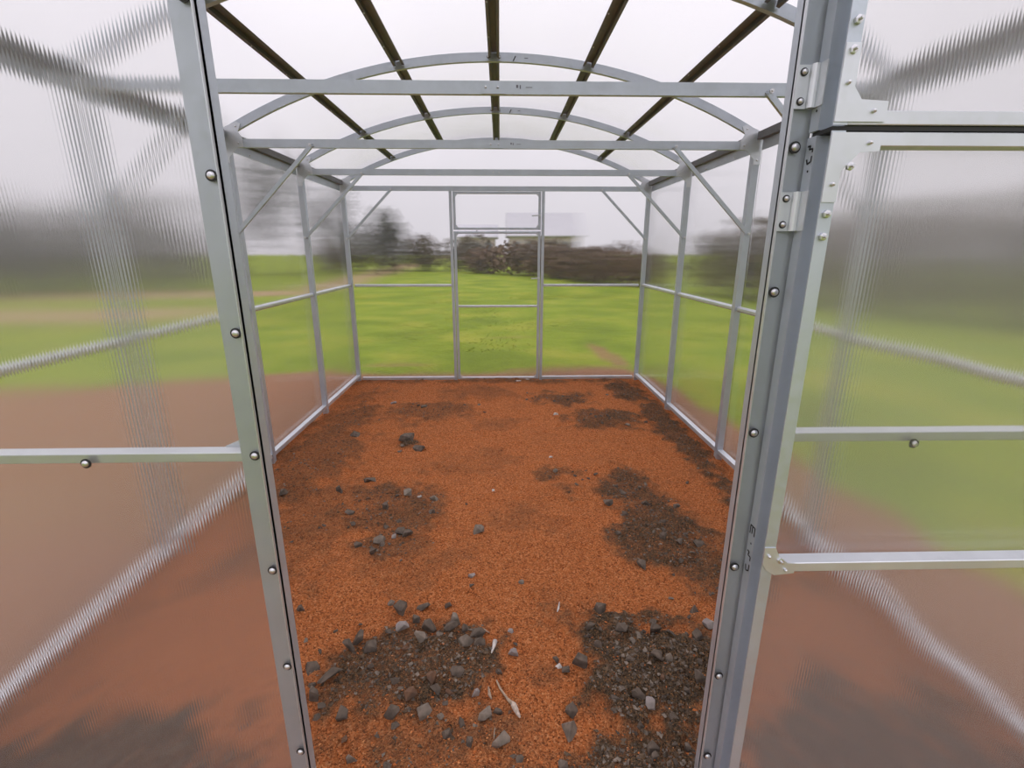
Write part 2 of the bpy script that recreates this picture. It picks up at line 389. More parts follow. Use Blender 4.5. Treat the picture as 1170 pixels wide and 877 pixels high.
for z in (1.612, 1.576, 1.75): stud(w2, (e + .011, Y0 - .0005, z), (0, -1, 0))
def hinge(par, z):
    m = MB()
    m.box(.480, .4995, YF - .0102, YF - .0083, z - .030, z + .030)              # leaf on the wall
    m.cyl((.5045, YF - .014, z - .03), (.5045, YF - .014, z + .03), .0062, 12)
    m.box(.5088, .5108, Y1 - .026, Y1 + .0, z - .030, z + .030)                # leaf on the door
    h = m.build('hinge', 'galv_bright', par)
    for q in (-.02, .02): screw(h, (.4895, YF - .0102, z + q), (0, -1, 0), .004, True)
for z in (1.545, 1.772): hinge(w2, z)
for z in (1.365, .03): hinge(d2, z)
def strokes(par, z0, letters, h):
    """hand-written marks down the outer tube of the leaf"""
    m = MB()
    def st(a, b):
        (y0, q0), (y1, q1) = a, b
        n = Vector((0, y1 - y0, q1 - q0)).normalized(); p = Vector((0, n.z, -n.y)) * .0013
        A, B = Vector((XL - .0006, y0, q0)), Vector((XL - .0006, y1, q1))
        m.loft([[A - p, A + p, A + p + Vector((.0004, 0, 0)), A - p + Vector((.0004, 0, 0))], [B - p, B + p, B + p + Vector((.0004, 0, 0)), B - p + Vector((.0004, 0, 0))]])
    for k, ch in enumerate(letters):
        zt = z0 - k * h * 1.35; ya, yb = Y1 - .019, Y1 - .004
        for (a, b) in ch: st((ya + (yb - ya) * a[0], zt - h * a[1]), (ya + (yb - ya) * b[0], zt - h * b[1]))
    m.build('lettering', 'ink', par)
EE = [((0, 0), (1, 0)), ((1, 0), (1, .9)), ((.55, .1), (.55, .8)), ((0, 0), (0, .9))]
DOT = [((.35, .4), (.5, .5)), ((.5, .4), (.35, .55))]
SS = [((1, .1), (.5, .1)), ((.5, .1), (.7, .5)), ((.7, .5), (.1, .5)), ((.1, .5), (.1, .95))]
UU = [((.1, .0), (.15, .7)), ((.15, .7), (.7, .9)), ((.7, .9), (.9, .3))]
strokes(d2, .792, [EE, DOT, SS, UU], .020)
strokes(d2, 1.462, [SS, UU, DOT], .012)
strokes(w2, 1.515, [DOT], .012)

# ------------------------------------------------------------------ soil
def vnoise(x, y, sc, seed):
    r = np.random.default_rng(seed).random((256, 256)); xs, ys = x * sc + 1000.3, y * sc + 1000.7
    xi, yi = np.floor(xs).astype(int), np.floor(ys).astype(int); fx, fy = xs - xi, ys - yi
    fx = fx * fx * (3 - 2 * fx); fy = fy * fy * (3 - 2 * fy)
    g = lambda a, b: r[a % 256, b % 256]
    return (g(xi, yi) * (1 - fx) + g(xi + 1, yi) * fx) * (1 - fy) + (g(xi, yi + 1) * (1 - fx) + g(xi + 1, yi + 1) * fx) * fy
def fbm(x, y, sc, seed, o=4): return sum(vnoise(x, y, sc * 2 ** k, seed + k) * .5 ** k for k in range(o)) / sum(.5 ** k for k in range(o))
PATCH = [(-.33, 1.32, .34, .24, .9, .028), (-.22, 1.04, .42, .17, .55, 0), (.57, 1.30, .30, .31, 1.05, .045), (.50, .98, .32, .16, .95, .012),
         (.72, 2.55, .30, .28, .82, .018), (.80, 2.10, .22, .30, .85, .012), (.98, 1.82, .25, .22, .75, .01), (.45, 2.76, .20, .10, .7, .008),
         (.88, 3.75, .30, .24, .75, .015), (.55, 4.32, .42, .26, .72, .012), (1.36, 3.35, .14, 1.3, .85, .02), (1.30, 4.55, .22, .45, .8, .01),
         (-.60, 2.35, .30, .30, .62, .01), (-.52, 2.02, .22, .16, .6, .008), (-.63, 3.26, .15, .10, 1.0, .035), (-.62, 3.95, .42, .28, .55, .01),
         (-1.22, 3.2, .30, 1.3, .55, .015), (-1.02, 2.2, .36, .55, .42, .005), (0, 4.98, 1.5, .10, .65, .02), (-.2, 4.5, .5, .3, .4, .01), (.16, 1.28, .10, .08, .4, 0), (-1.0, .98, .75, .27, 1.0, .0), (1.1, .98, .65, .28, 1.0, .0), (-.1, 3.0, .25, .2, .28, 0), (.2, 2.2, .2, .18, .25, 0), (-.35, 1.85, .3, .15, .3, 0), (.0, 3.7, .3, .2, .3, 0)]  # two wide patches by the front wall: shade put into the soil colour
def soil(x, y):
    d = np.zeros_like(x); h = np.zeros_like(x)
    n1 = fbm(x, y, 3.2, 5, 5) - .5; n2 = fbm(x, y, 14., 31, 3) - .5
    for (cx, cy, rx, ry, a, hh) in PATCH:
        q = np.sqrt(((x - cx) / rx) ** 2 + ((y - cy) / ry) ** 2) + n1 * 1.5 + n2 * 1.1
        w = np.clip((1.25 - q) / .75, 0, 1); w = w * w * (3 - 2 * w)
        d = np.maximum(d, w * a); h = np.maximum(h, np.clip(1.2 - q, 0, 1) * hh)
    z = -.055 + h + (fbm(x, y, 1.6, 71, 3) - .5) * .034 + (fbm(x, y, 6., 91, 3) - .5) * .040 + (fbm(x, y, 24., 101, 3) - .5) * (.022 + .018 * d)
    edge = np.clip((np.abs(x) - 1.25) / .25, 0, 1) + np.clip((y - 4.95) / .12, 0, 1)
    z -= .022 * np.clip(edge, 0, 1)
    return z, d
def zsoil(x, y): return float(soil(np.array([float(x)]), np.array([float(y)]))[0][0])
def attr_mesh(name, V, F, dark=None, mats=(), smooth=True):
    me = bpy.data.meshes.new(name); me.vertices.add(len(V)); me.vertices.foreach_set('co', V.astype(np.float32).ravel())
    k = F.shape[1]; me.loops.add(F.size); me.loops.foreach_set('vertex_index', F.astype(np.int32).ravel())
    me.polygons.add(len(F)); me.polygons.foreach_set('loop_start', np.arange(0, F.size, k, dtype=np.int32))
    me.polygons.foreach_set('use_smooth', np.full(len(F), smooth)); me.update(calc_edges=True); me.validate()
    if dark is not None:
        at = me.attributes.new('slate_share', 'FLOAT', 'POINT'); at.data.foreach_set('value', dark.astype(np.float32))
    for m in mats: me.materials.append(m)
    o = bpy.data.objects.new(name, me); C.objects.link(o); return o
def grid(xs, ys):
    nx, ny = len(xs), len(ys); X, Y = np.meshgrid(xs, ys, indexing='ij')
    i = np.arange(nx * ny).reshape(nx, ny)
    F = np.stack([i[:-1, :-1].ravel(), i[1:, :-1].ravel(), i[1:, 1:].ravel(), i[:-1, 1:].ravel()], 1)
    return X.ravel(), Y.ravel(), F
def soil_mat():
    m, nt, out = new_mat('orange_burnt_soil')
    b = N(nt, 'ShaderNodeBsdfPrincipled', i_Roughness=.95); b.inputs['Specular IOR Level'].default_value = .15
    L(nt, b.outputs[0], out.inputs[0])
    g = N(nt, 'ShaderNodeNewGeometry'); at = N(nt, 'ShaderNodeAttribute', attribute_name='slate_share')
    vo = N(nt, 'ShaderNodeTexVoronoi', i_Scale=210.); L(nt, g.outputs['Position'], vo.inputs['Vector'])
    nz = N(nt, 'ShaderNodeTexNoise', i_Scale=60., i_Detail=6., i_Roughness=.7); L(nt, g.outputs['Position'], nz.inputs['Vector'])
    n2 = N(nt, 'ShaderNodeTexNoise', i_Scale=3.4, i_Detail=9., i_Roughness=.68); L(nt, g.outputs['Position'], n2.inputs['Vector'])
    sep = N(nt, 'ShaderNodeSeparateColor'); L(nt, vo.outputs['Color'], sep.inputs[0])
    og = N(nt, 'ShaderNodeValToRGB'); cr = og.color_ramp      # grains of the burnt sand
    cr.elements[0].position = 0; cr.elements[0].color = (.20, .058, .018, 1); cr.elements[1].position = 1; cr.elements[1].color = (.76, .33, .14, 1)
    for p, c in ((.35, (.52, .155, .046, 1)), (.8, (.66, .225, .073, 1))): el = cr.elements.new(p); el.color = c
    L(nt, sep.outputs[0], og.inputs[0])
    dg = N(nt, 'ShaderNodeValToRGB'); cr = dg.color_ramp      # grains of the slate gravel
    cr.elements[0].position = 0; cr.elements[0].color = (.05, .036, .024, 1); cr.elements[1].position = 1; cr.elements[1].color = (.30, .15, .065, 1)
    for p, c in ((.5, (.11, .075, .046, 1)), (.85, (.18, .105, .055, 1))): el = cr.elements.new(p); el.color = c
    L(nt, sep.outputs[1], dg.inputs[0])
    # share of dark grains
    a1 = N(nt, 'ShaderNodeMath', operation='MULTIPLY_ADD', i_1=.9, i_2=-.45); L(nt, nz.outputs[0], a1.inputs[0])
    a2 = N(nt, 'ShaderNodeMath', operation='ADD'); L(nt, at.outputs['Fac'], a2.inputs[0]); L(nt, a1.outputs[0], a2.inputs[1])
    a3 = N(nt, 'ShaderNodeMath', operation='MULTIPLY_ADD', i_1=1.2, i_2=-.58); L(nt, n2.outputs[0], a3.inputs[0])
    a4 = N(nt, 'ShaderNodeMath', operation='ADD'); L(nt, a2.outputs[0], a4.inputs[0]); L(nt, a3.outputs[0], a4.inputs[1])
    mr = N(nt, 'ShaderNodeMapRange', i_1=.05, i_2=1.0); L(nt, a4.outputs[0], mr.inputs[0])
    mx = N(nt, 'ShaderNodeMix', data_type='RGBA'); L(nt, mr.outputs[0], mx.inputs[0]); L(nt, og.outputs[0], mx.inputs[6]); L(nt, dg.outputs[0], mx.inputs[7])
    L(nt, mx.outputs[2], b.inputs['Base Color'])
    bp = N(nt, 'ShaderNodeBump', i_Strength=1.0, i_Distance=.009)
    ht = N(nt, 'ShaderNodeMath', operation='MULTIPLY_ADD', i_1=-1.); L(nt, vo.outputs['Distance'], ht.inputs[0]); L(nt, nz.outputs[0], ht.inputs[2])
    L(nt, ht.outputs[0], bp.inputs['Height']); L(nt, bp.outputs[0], b.inputs['Normal'])
    return m
M['soil'] = soil_mat()
X, Y, F = grid(np.linspace(-1.55, 1.55, 400), np.linspace(.80, 5.14, 560))
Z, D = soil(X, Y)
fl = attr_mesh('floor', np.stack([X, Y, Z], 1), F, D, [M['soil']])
tag(fl, 'orange crumbly soil floor with dark slate gravel patches inside the greenhouse', 'soil floor', None, 'structure')

def ground_mat():
    m, nt, out = new_mat('meadow_and_bare_soil')
    b = N(nt, 'ShaderNodeBsdfPrincipled', i_Roughness=.95); b.inputs['Specular IOR Level'].default_value = .1; L(nt, b.outputs[0], out.inputs[0])
    g = N(nt, 'ShaderNodeNewGeometry')
    a = N(nt, 'ShaderNodeAttribute', attribute_name='slate_share')       # 0 soil .. 1 grass
    t = N(nt, 'ShaderNodeAttribute', attribute_name='track_share')
    n1 = N(nt, 'ShaderNodeTexNoise', i_Scale=.9, i_Detail=6.); n2 = N(nt, 'ShaderNodeTexNoise', i_Scale=30., i_Detail=5.)
    for n in (n1, n2): L(nt, g.outputs['Position'], n.inputs['Vector'])
    gr = N(nt, 'ShaderNodeValToRGB'); cr = gr.color_ramp
    cr.elements[0].position = .3; cr.elements[0].color = (.16, .23, .02, 1); cr.elements[1].position = .72; cr.elements[1].color = (.37, .38, .05, 1)
    el = cr.elements.new(.5); el.color = (.23, .31, .026, 1); L(nt, n1.outputs[0], gr.inputs[0])
    dk = N(nt, 'ShaderNodeMix', data_type='RGBA', blend_type='MULTIPLY'); dk.inputs[0].default_value = .6; L(nt, gr.outputs[0], dk.inputs[6])
    rp = N(nt, 'ShaderNodeValToRGB'); rp.color_ramp.elements[0].position = .3; rp.color_ramp.elements[0].color = (.45, .45, .4, 1); rp.color_ramp.elements[1].position = .6
    L(nt, n2.outputs[0], rp.inputs[0]); L(nt, rp.outputs[0], dk.inputs[7])
    sl = N(nt, 'ShaderNodeMix', data_type='RGBA'); sl.inputs[6].default_value = (.30, .145, .08, 1); sl.inputs[7].default_value = (.36, .205, .12, 1); L(nt, n1.outputs[0], sl.inputs[0])
    s2 = N(nt, 'ShaderNodeMix', data_type='RGBA', blend_type='MULTIPLY'); s2.inputs[0].default_value = .5; L(nt, sl.outputs[2], s2.inputs[6]); L(nt, rp.outputs[0], s2.inputs[7])
    mx = N(nt, 'ShaderNodeMix', data_type='RGBA'); L(nt, a.outputs['Fac'], mx.inputs[0]); L(nt, s2.outputs[2], mx.inputs[6]); L(nt, dk.outputs[2], mx.inputs[7])
    tr = N(nt, 'ShaderNodeMix', data_type='RGBA'); tr.inputs[7].default_value = (.38, .25, .16, 1); L(nt, t.outputs['Fac'], tr.inputs[0]); L(nt, mx.outputs[2], tr.inputs[6])
    L(nt, tr.outputs[2], b.inputs['Base Color'])
    bp = N(nt, 'ShaderNodeBump', i_Strength=.6, i_Distance=.03); L(nt, n2.outputs[0], bp.inputs['Height']); L(nt, bp.outputs[0], b.inputs['Normal'])
    return m
M['ground'] = ground_mat()
def sdist_line(x, y, pts):
    """positive beyond the polyline (towards +y side), pts ordered by x"""
    px, py = np.array(pts).T; return y - np.interp(x, px, py)
EDGE = [(-60, 2.0), (-12, 4.0), (-5, 4.7), (-2.7, 5.25), (-1.0, 5.42), (1.5, 5.42), (1.8, 4.5), (1.95, 3.0), (2.1, 2.0), (2.3, 1.0), (3.2, -3), (60, -40)]
def grass_share(x, y):
    n = fbm(x, y, 1.1, 201, 4) - .5
    d = sdist_line(x, y, EDGE) + n * .7
    g = np.clip(d / .25 + .5, 0, 1); g = np.maximum(g, np.clip((-.45 - y + n * .6) / .3, 0, 1))
    for (cx, cy, rx, ry, ang, a) in ((1.42, 6.3, .14, .8, .12, .75), (-1.2, 5.75, .5, .12, 0, .5), (.2, 7.6, .5, .1, 0, .3)):
        u = (x - cx) * math.cos(ang) + (y - cy) * math.sin(ang); v = -(x - cx) * math.sin(ang) + (y - cy) * math.cos(ang)
        q = np.sqrt((u / rx) ** 2 + (v / ry) ** 2) + n * .5; g = np.minimum(g, 1 - a * np.clip((1.1 - q) / .4, 0, 1))
    return g
def track_share(x, y):
    n = fbm(x, y, .6, 301, 3) - .5
    a = np.clip(1.4 - np.abs(y - (15.8 + .12 * (x + 6)) + n * 1.2) / 1.1, 0, 1) * np.clip((-5.2 - x) / 1.5, 0, 1)
    b = np.clip(1.3 - np.abs(y - (10.8 + .10 * (x + 6)) + n) / 1.3, 0, 1) * np.clip((-5.4 - x) / 2.0, 0, 1) * .9
    c = np.clip(1.3 - np.abs(x - (-6.6 - .05 * (y - 20)) + n) / 1.0, 0, 1) * np.clip((y - 15) / 3, 0, 1) * .85
    return np.maximum(np.maximum(a, b), c)
xs = np.unique(np.concatenate([np.linspace(-70, -8, 40), np.linspace(-8, -1.55, 66), np.linspace(-1.55, 1.55, 32), np.linspace(1.55, 8, 66), np.linspace(8, 70, 40)]))
ys = np.unique(np.concatenate([np.linspace(-25, -2, 20), np.linspace(-2, .80, 18), np.linspace(.80, 5.14, 48), np.linspace(5.14, 12, 60), np.linspace(12, 34, 70), np.linspace(34, 120, 40)]))
X, Y, F = grid(xs, ys)
inside = (np.abs(X) < 1.551) & (Y > .799) & (Y < 5.141)
core = (np.abs(X) < 1.549) & (Y > .801) & (Y < 5.139)
zi, di = soil(X, Y)
Z = np.where(inside, zi - .004, -.05 + (fbm(X, Y, .8, 61, 3) - .5) * .06); Z = np.where(core, -.22, Z)
G = np.where(inside, 0, grass_share(X, Y)); TS = np.where(inside, 0, track_share(X, Y))
gd = attr_mesh('ground', np.stack([X, Y, Z], 1), F, G, [M['ground']])
at = gd.data.attributes.new('track_share', 'FLOAT', 'POINT'); at.data.foreach_set('value', TS.astype(np.float32))
tag(gd, 'meadow and bare reddish soil outside, around the greenhouse and out to the hedges', 'ground', None, 'structure')

# grass blades in the meadow behind
def blades(n):
    x = RNG.uniform(-9, 5, n * 3); y = RNG.uniform(6.5, 16, n * 3)
    k = (RNG.random(n * 3) < grass_share(x, y) ** 2) & (track_share(x, y) < .3); x, y = x[k][:n], y[k][:n]; m = len(x)
    a = RNG.uniform(0, 2 * PI, m); h = RNG.uniform(.0, .018, m); w = .004 + .0006 * y; l = RNG.normal(0, .06, (m, 2))
    z = np.full(m, -.06)
    V = np.stack([np.stack([x - np.cos(a) * w, y - np.sin(a) * w, z], 1), np.stack([x + np.cos(a) * w, y + np.sin(a) * w, z], 1), np.stack([x + l[:, 0], y + l[:, 1], z + h + .02], 1)], 1).reshape(-1, 3)
    return V, np.arange(m * 3).reshape(-1, 3)
M['grass'] = principled('grass_blades', (.24, .32, .027), .8, 0, .5, 1.2, 0, (.37, .38, .05), .2)
V, F = blades(26000); o = attr_mesh('grass', V, F, None, [M['grass']], False)
tag(o, 'short bright green grass of the meadow behind the rear wall', 'grass', None, 'stuff')

# ------------------------------------------------------------------ loose gravel
def chips(n, smin, smax, keep, name, mats, label, cat, xr=(-1.45, 1.45), yr=(.92, 5.0), bias=1.0):
    x = RNG.uniform(*xr, n * 8); y = yr[0] + (yr[1] - yr[0]) * RNG.random(n * 8) ** bias
    z, d = soil(x, y); k = RNG.random(len(x)) < keep(d); x, y, z = x[k][:n], y[k][:n], z[k][:n]; m = len(x)
    s = smin + (smax - smin) * RNG.random(m) ** 2.2
    base = np.array([(1, 0, 0), (-1, 0, 0), (0, 1, 0), (0, -1, 0), (0, 0, 1), (0, 0, -1)], float)
    P = base[None] * RNG.uniform(.55, 1.25, (m, 6, 1)) + RNG.normal(0, .28, (m, 6, 3))
    P[:, :, 2] *= RNG.uniform(.35, .8, (m, 1)); a = RNG.uniform(0, 2 * PI, m); ca, sa = np.cos(a)[:, None], np.sin(a)[:, None]
    P[:, :, 0] *= RNG.uniform(.7, 1.5, (m, 1))
    Q = np.stack([P[..., 0] * ca - P[..., 1] * sa, P[..., 0] * sa + P[..., 1] * ca, P[..., 2]], 2) * (s / 2)[:, None, None]
    Q += np.stack([x, y, z + s * .12], 1)[:, None]
    T = np.array([(0, 2, 4), (2, 1, 4), (1, 3, 4), (3, 0, 4), (2, 0, 5), (1, 2, 5), (3, 1, 5), (0, 3, 5)])
    o = attr_mesh(name, Q.reshape(-1, 3), (np.arange(m)[:, None, None] * 6 + T[None]).reshape(-1, 3), None, mats, False)
    if len(mats) > 1: o.data.polygons.foreach_set('material_index', np.repeat(RNG.integers(0, len(mats), m), 8).astype(np.int32))
    return tag(o, label, cat, None, 'stuff')
M['grain_a'] = principled('orange_grain', (.52, .16, .05), .95, 0, 0, spec=.1); M['grain_b'] = principled('light_orange_grain', (.60, .25, .10), .95, spec=.1); M['grain_c'] = principled('brown_grain', (.22, .07, .026), .95, spec=.1)
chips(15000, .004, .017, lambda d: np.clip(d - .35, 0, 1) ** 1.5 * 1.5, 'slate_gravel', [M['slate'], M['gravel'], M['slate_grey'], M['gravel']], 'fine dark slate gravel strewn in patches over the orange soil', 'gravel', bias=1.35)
chips(26000, .003, .0085, lambda d: (1.0 - d * .75), 'soil_crumbs', [M['grain_a'], M['grain_b'], M['grain_c'], M['grain_a']], 'loose orange crumbs covering the soil floor', 'soil crumbs', bias=1.6)

# ------------------------------------------------------------------ stones
STONES = [(-0.509, 1.381, 0.042, 0.062), (-0.486, 1.429, 0.038, 0.077), (-0.568, 1.219, 0.045, 0.045), (-0.538, 1.273, 0.055, 0.055), (-0.292, 1.619, 0.066, 0.019), (-0.369, 1.584, 0.065, 0.032), (-0.346, 1.489, 0.053, 0.031), (-0.301, 1.532, 0.032, 0.032), (-0.247, 1.5, 0.053, 0.053), (-0.152, 1.521, 0.045, 0.054), (-0.161, 1.479, 0.053, 0.039), (-0.103, 1.413, 0.051, 0.063), (-0.053, 1.398, 0.046, 0.042), (-0.064, 1.455, 0.052, 0.035), (-0.109, 1.485, 0.035, 0.035), (-0.269, 1.42, 0.051, 0.038), (-0.206, 1.261, 0.031, 0.039), (-0.266, 1.21, 0.041, 0.037), (-0.188, 1.217, 0.038, 0.038), (-0.209, 1.156, 0.051, 0.051), (-0.313, 1.154, 0.04, 0.04), (-0.45, 1.148, 0.05, 0.029), (-0.127, 1.282, 0.047, 0.035), (-0.061, 1.215, 0.023, 0.049), (-0.144, 1.223, 0.026, 0.026), (-0.029, 1.14, 0.043, 0.036), (0.018, 1.058, 0.051, 0.037), (-0.137, 1.084, 0.031, 0.031), (-0.393, 1.024, 0.033, 0.036), (0.063, 1.37, 0.037, 0.037), (0.01, 1.286, 0.027, 0.027), (-0.756, 1.595, 0.028, 0.028), (-0.104, 1.783, 0.031, 0.025), (-0.099, 1.719, 0.025, 0.02), (-0.611, 1.325, 0.056, 0.028), (-0.434, 1.391, 0.05, 0.042), (-0.101, 1.109, 0.032, 0.032), (-0.07, 1.049, 0.027, 0.027), (0.011, 1.157, 0.029, 0.029), (-0.19, 1.628, 0.028, 0.024), (0.057, 1.481, 0.022, 0.018), (0.221, 1.093, 0.059, 0.062), (0.24, 1.149, 0.043, 0.036), (0.287, 1.311, 0.052, 0.064), (0.241, 1.296, 0.032, 0.032), (0.211, 1.345, 0.028, 0.024), (0.216, 1.315, 0.022, 0.018), (0.401, 1.535, 0.054, 0.045), (0.344, 1.449, 0.039, 0.039), (0.459, 1.437, 0.047, 0.034), (0.577, 1.427, 0.051, 0.055), (0.539, 1.292, 0.043, 0.043), (0.593, 1.298, 0.04, 0.036), (0.45, 1.3, 0.032, 0.024), (0.656, 1.232, 0.046, 0.065), (0.795, 1.472, 0.044, 0.044), (0.724, 1.404, 0.042, 0.046), (0.477, 1.151, 0.032, 0.036), (0.443, 1.173, 0.04, 0.033), (0.446, 1.026, 0.043, 0.04), (0.445, 0.999, 0.023, 0.029), (0.605, 1.189, 0.022, 0.022), (0.359, 1.131, 0.021, 0.021), (0.432, 1.095, 0.024, 0.021), (0.36, 1.372, 0.029, 0.025), (0.78, 1.57, 0.046, 0.028), (0.11, 1.744, 0.03, 0.02), (0.552, 1.031, 0.023, 0.023), (0.191, 0.991, 0.029, 0.023), (0.071, 1.007, 0.023, 0.02), (0.651, 1.838, 0.052, 0.031), (-0.906, 2.542, 0.043, 0.049), (-0.784, 2.308, 0.056, 0.034), (-0.565, 2.05, 0.061, 0.041), (-0.647, 1.987, 0.04, 0.035), (-0.475, 2.118, 0.057, 0.037), (-0.431, 2.086, 0.057, 0.036), (-0.593, 2.34, 0.045, 0.04), (-0.516, 2.523, 0.061, 0.042), (-0.772, 2.687, 0.077, 0.032), (-0.349, 2.435, 0.053, 0.041), (-0.339, 2.279, 0.033, 0.028), (-0.092, 2.113, 0.062, 0.047), (-1.214, 2.506, 0.048, 0.036), (-0.648, 3.321, 0.139, 0.062), (-0.556, 3.181, 0.089, 0.045), (-1.075, 3.451, 0.096, 0.04), (-0.558, 1.922, 0.038, 0.043), (-0.494, 2.071, 0.031, 0.02), (-0.54, 2.008, 0.04, 0.03), (-0.432, 2.446, 0.024, 0.024), (-0.947, 4.193, 0.057, 0.023), (-0.662, 4.063, 0.065, 0.028), (-0.022, 2.549, 0.018, 0.018), (0.717, 2.484, 0.048, 0.036), (0.803, 2.022, 0.04, 0.04), (0.673, 2.259, 0.044, 0.033), (0.979, 2.332, 0.04, 0.023), (0.865, 2.197, 0.038, 0.024), (0.821, 2.364, 0.052, 0.034), (0.962, 1.986, 0.059, 0.035), (0.615, 2.377, 0.069, 0.04), (0.491, 3.861, 0.044, 0.021), (0.36, 3.006, 0.028, 0.014), (0.876, 1.999, 0.035, 0.03)]
LAB = {0: 'upright dark slate wedge at the left end of the stone ring by the doorway', 1: 'slim slate shard leaning beside the upright wedge of the stone ring',
 2: 'blocky dark stone low on the left, close beside the left doorway post', 3: 'long tilted slate shard just behind the blocky stone by the left post',
 4: 'thin flat slate lying alone on orange soil behind the stone ring', 5: 'wide low slate at the back of the stone ring, left of the thin flat slate',
 6: 'pale flat stone in the middle of the stone ring', 8: 'broad dark slate at the back centre of the stone ring', 9: 'standing slate with pale slanted top at the back right of the stone ring',
 10: 'dark slate block tucked in front of the pale-topped standing slate', 11: 'tallest slate of the ring, pyramid-shaped with a pale face', 12: 'dark triangular slate at the right end of the stone ring',
 13: 'flat dark slate behind the triangular slate at the ring end', 15: 'lone tilted brownish slate inside the stone ring, above the gravel', 17: 'flat reddish brown stone in the middle of the left gravel patch',
 16: 'small upright brown stone in the left gravel patch, above the grey ones', 19: 'rounded grey slate, largest stone at the lower edge of the left gravel patch', 21: 'wide dark stone at the lower left of the left gravel patch',
 22: 'broad low slate at the right side inside the left gravel patch', 23: 'narrow pale upright slate near the short white splinter', 24: 'small round orange-brown pebble in the left gravel patch',
 25: 'angular grey stone just below the white splinter', 26: 'flat grey stone lowest in front of the twig, with a straw at its back', 28: 'grey stone at the very bottom left of the soil near the post',
 29: 'pale rounded stone lying alone right of the stone ring', 30: 'little grey stone just behind the upper end of the pale twig', 31: 'small grey pebble alone on orange soil beside the left doorway post',
 32: 'small pale grey pebble alone in the middle of the orange soil', 41: 'large grey slate wedge between the twig and the right gravel heap', 42: 'dark slate leaning behind the large grey wedge',
 43: 'large blocky dark stone at the left edge of the right gravel heap', 44: 'round dark stone beside the white pebble', 46: 'small bright white pebble at the left edge of the right gravel heap',
 47: 'broad slate on the upper left slope of the right gravel heap', 50: 'large brownish slate high in the middle of the right gravel heap', 51: 'dark squarish stone in the centre of the right gravel heap',
 52: 'paler greenish grey stone just right of the dark squarish one in the heap', 54: 'biggest black slate slab of the right heap, beside the right doorway post', 55: 'pale grey stone against the right doorway post, behind the heap',
 56: 'rounded grey stone in front of the pale stone by the right post', 57: 'light grey flat stone in the lower middle of the right heap', 59: 'grey slate at the very front of the right gravel heap',
 70: 'dark stone between the middle-right gravel and the front right heap', 71: 'rounded dark stone left of the middle-left stone cluster', 72: 'flat grey stone in front of the rounded dark one, mid left',
 73: 'largest pale grey stone at the front of the middle-left cluster', 76: 'dark stone at the front right of the middle-left cluster', 78: 'biggest grey slate at the back of the middle-left cluster',
 79: 'low dark slate alone behind the middle-left cluster', 80: 'grey stone just right of the middle-left cluster', 82: 'lone square grey stone near the middle of the orange path', 83: 'grey stone alone near the left wall, beside the left post',
 84: 'large jagged dark slate of the small black mound, far left', 85: 'flat dark slate in front of the small black mound', 86: 'low slate left of the small black mound',
 101: 'wide dark slate at the left of the middle-right gravel patch', 93: 'tiny white pebble alone in the middle of the orange path'}
MATS = {6: 'slate_pale', 9: 'slate_grey', 11: 'slate_grey', 16: 'slate_brown', 17: 'slate_brown', 24: 'slate_brown', 15: 'slate_grey', 29: 'slate_pale', 32: 'slate_pale', 46: 'white_chip', 55: 'slate_pale', 57: 'slate_pale', 52: 'slate_grey', 41: 'slate_grey', 40: 'slate_pale',
        23: 'slate_pale', 73: 'slate_grey', 88: 'slate_pale', 90: 'white_chip', 93: 'white_chip', 102: 'white_chip', 103: 'white_chip', 78: 'slate_grey', 25: 'slate_grey', 26: 'slate_grey', 19: 'slate_grey', 80: 'slate_grey', 82: 'slate_grey', 91: 'slate_pale', 66: 'slate_grey', 28: 'slate_grey'}
def stone_mesh(w, d, h, seed, sharp=.5):
    r = random.Random(seed); bm = bmesh.new()
    for i in range(11):
        v = Vector((r.gauss(0, 1), r.gauss(0, 1), r.gauss(0, 1))).normalized() * r.uniform(.8, 1.05)
        q = .6
        v = Vector((math.copysign(abs(v.x) ** q, v.x), math.copysign(abs(v.y) ** q, v.y), math.copysign(abs(v.z) ** q, v.z)))
        t = 1 - sharp * max(0, v.z) * r.uniform(.5, 1)
        bm.verts.new((v.x * w / 2 * t, v.y * d / 2 * t, v.z * h / 2))
    res = bmesh.ops.convex_hull(bm, input=bm.verts)
    bmesh.ops.delete(bm, geom=[v for v in bm.verts if not v.link_faces], context='VERTS')
    es = [e for e in bm.edges if len(e.link_faces) == 2 and e.calc_face_angle(0) > .35]
    bmesh.ops.bevel(bm, geom=es, offset=min(w, h) * .02, segments=1, affect='EDGES')
    me = bpy.data.meshes.new('stone'); bm.to_mesh(me); bm.free(); return me
def zone(x, y):
    if y > 3.0: return ('far', 'small stone on the rear half of the orange soil floor')
    if x < -.0 and y > 1.9: return ('midleft', 'small dark stone in the middle-left stone cluster')
    if x > .2 and y > 1.75: return ('midright', 'small dark stone in the middle-right gravel patch')
    if x > .13: return ('rightheap', 'small dark stone on the gravel heap by the right doorway post')
    return ('leftheap', 'small dark stone on the brown gravel patch by the left doorway post')
GRP = {'far': 'stones on the rear soil', 'midleft': 'stones of the middle-left cluster', 'midright': 'stones of the middle-right gravel', 'rightheap': 'stones of the right heap', 'leftheap': 'stones of the left gravel patch'}
CN = {'white_chip': 'white chip', 'slate_pale': 'pale stone'}
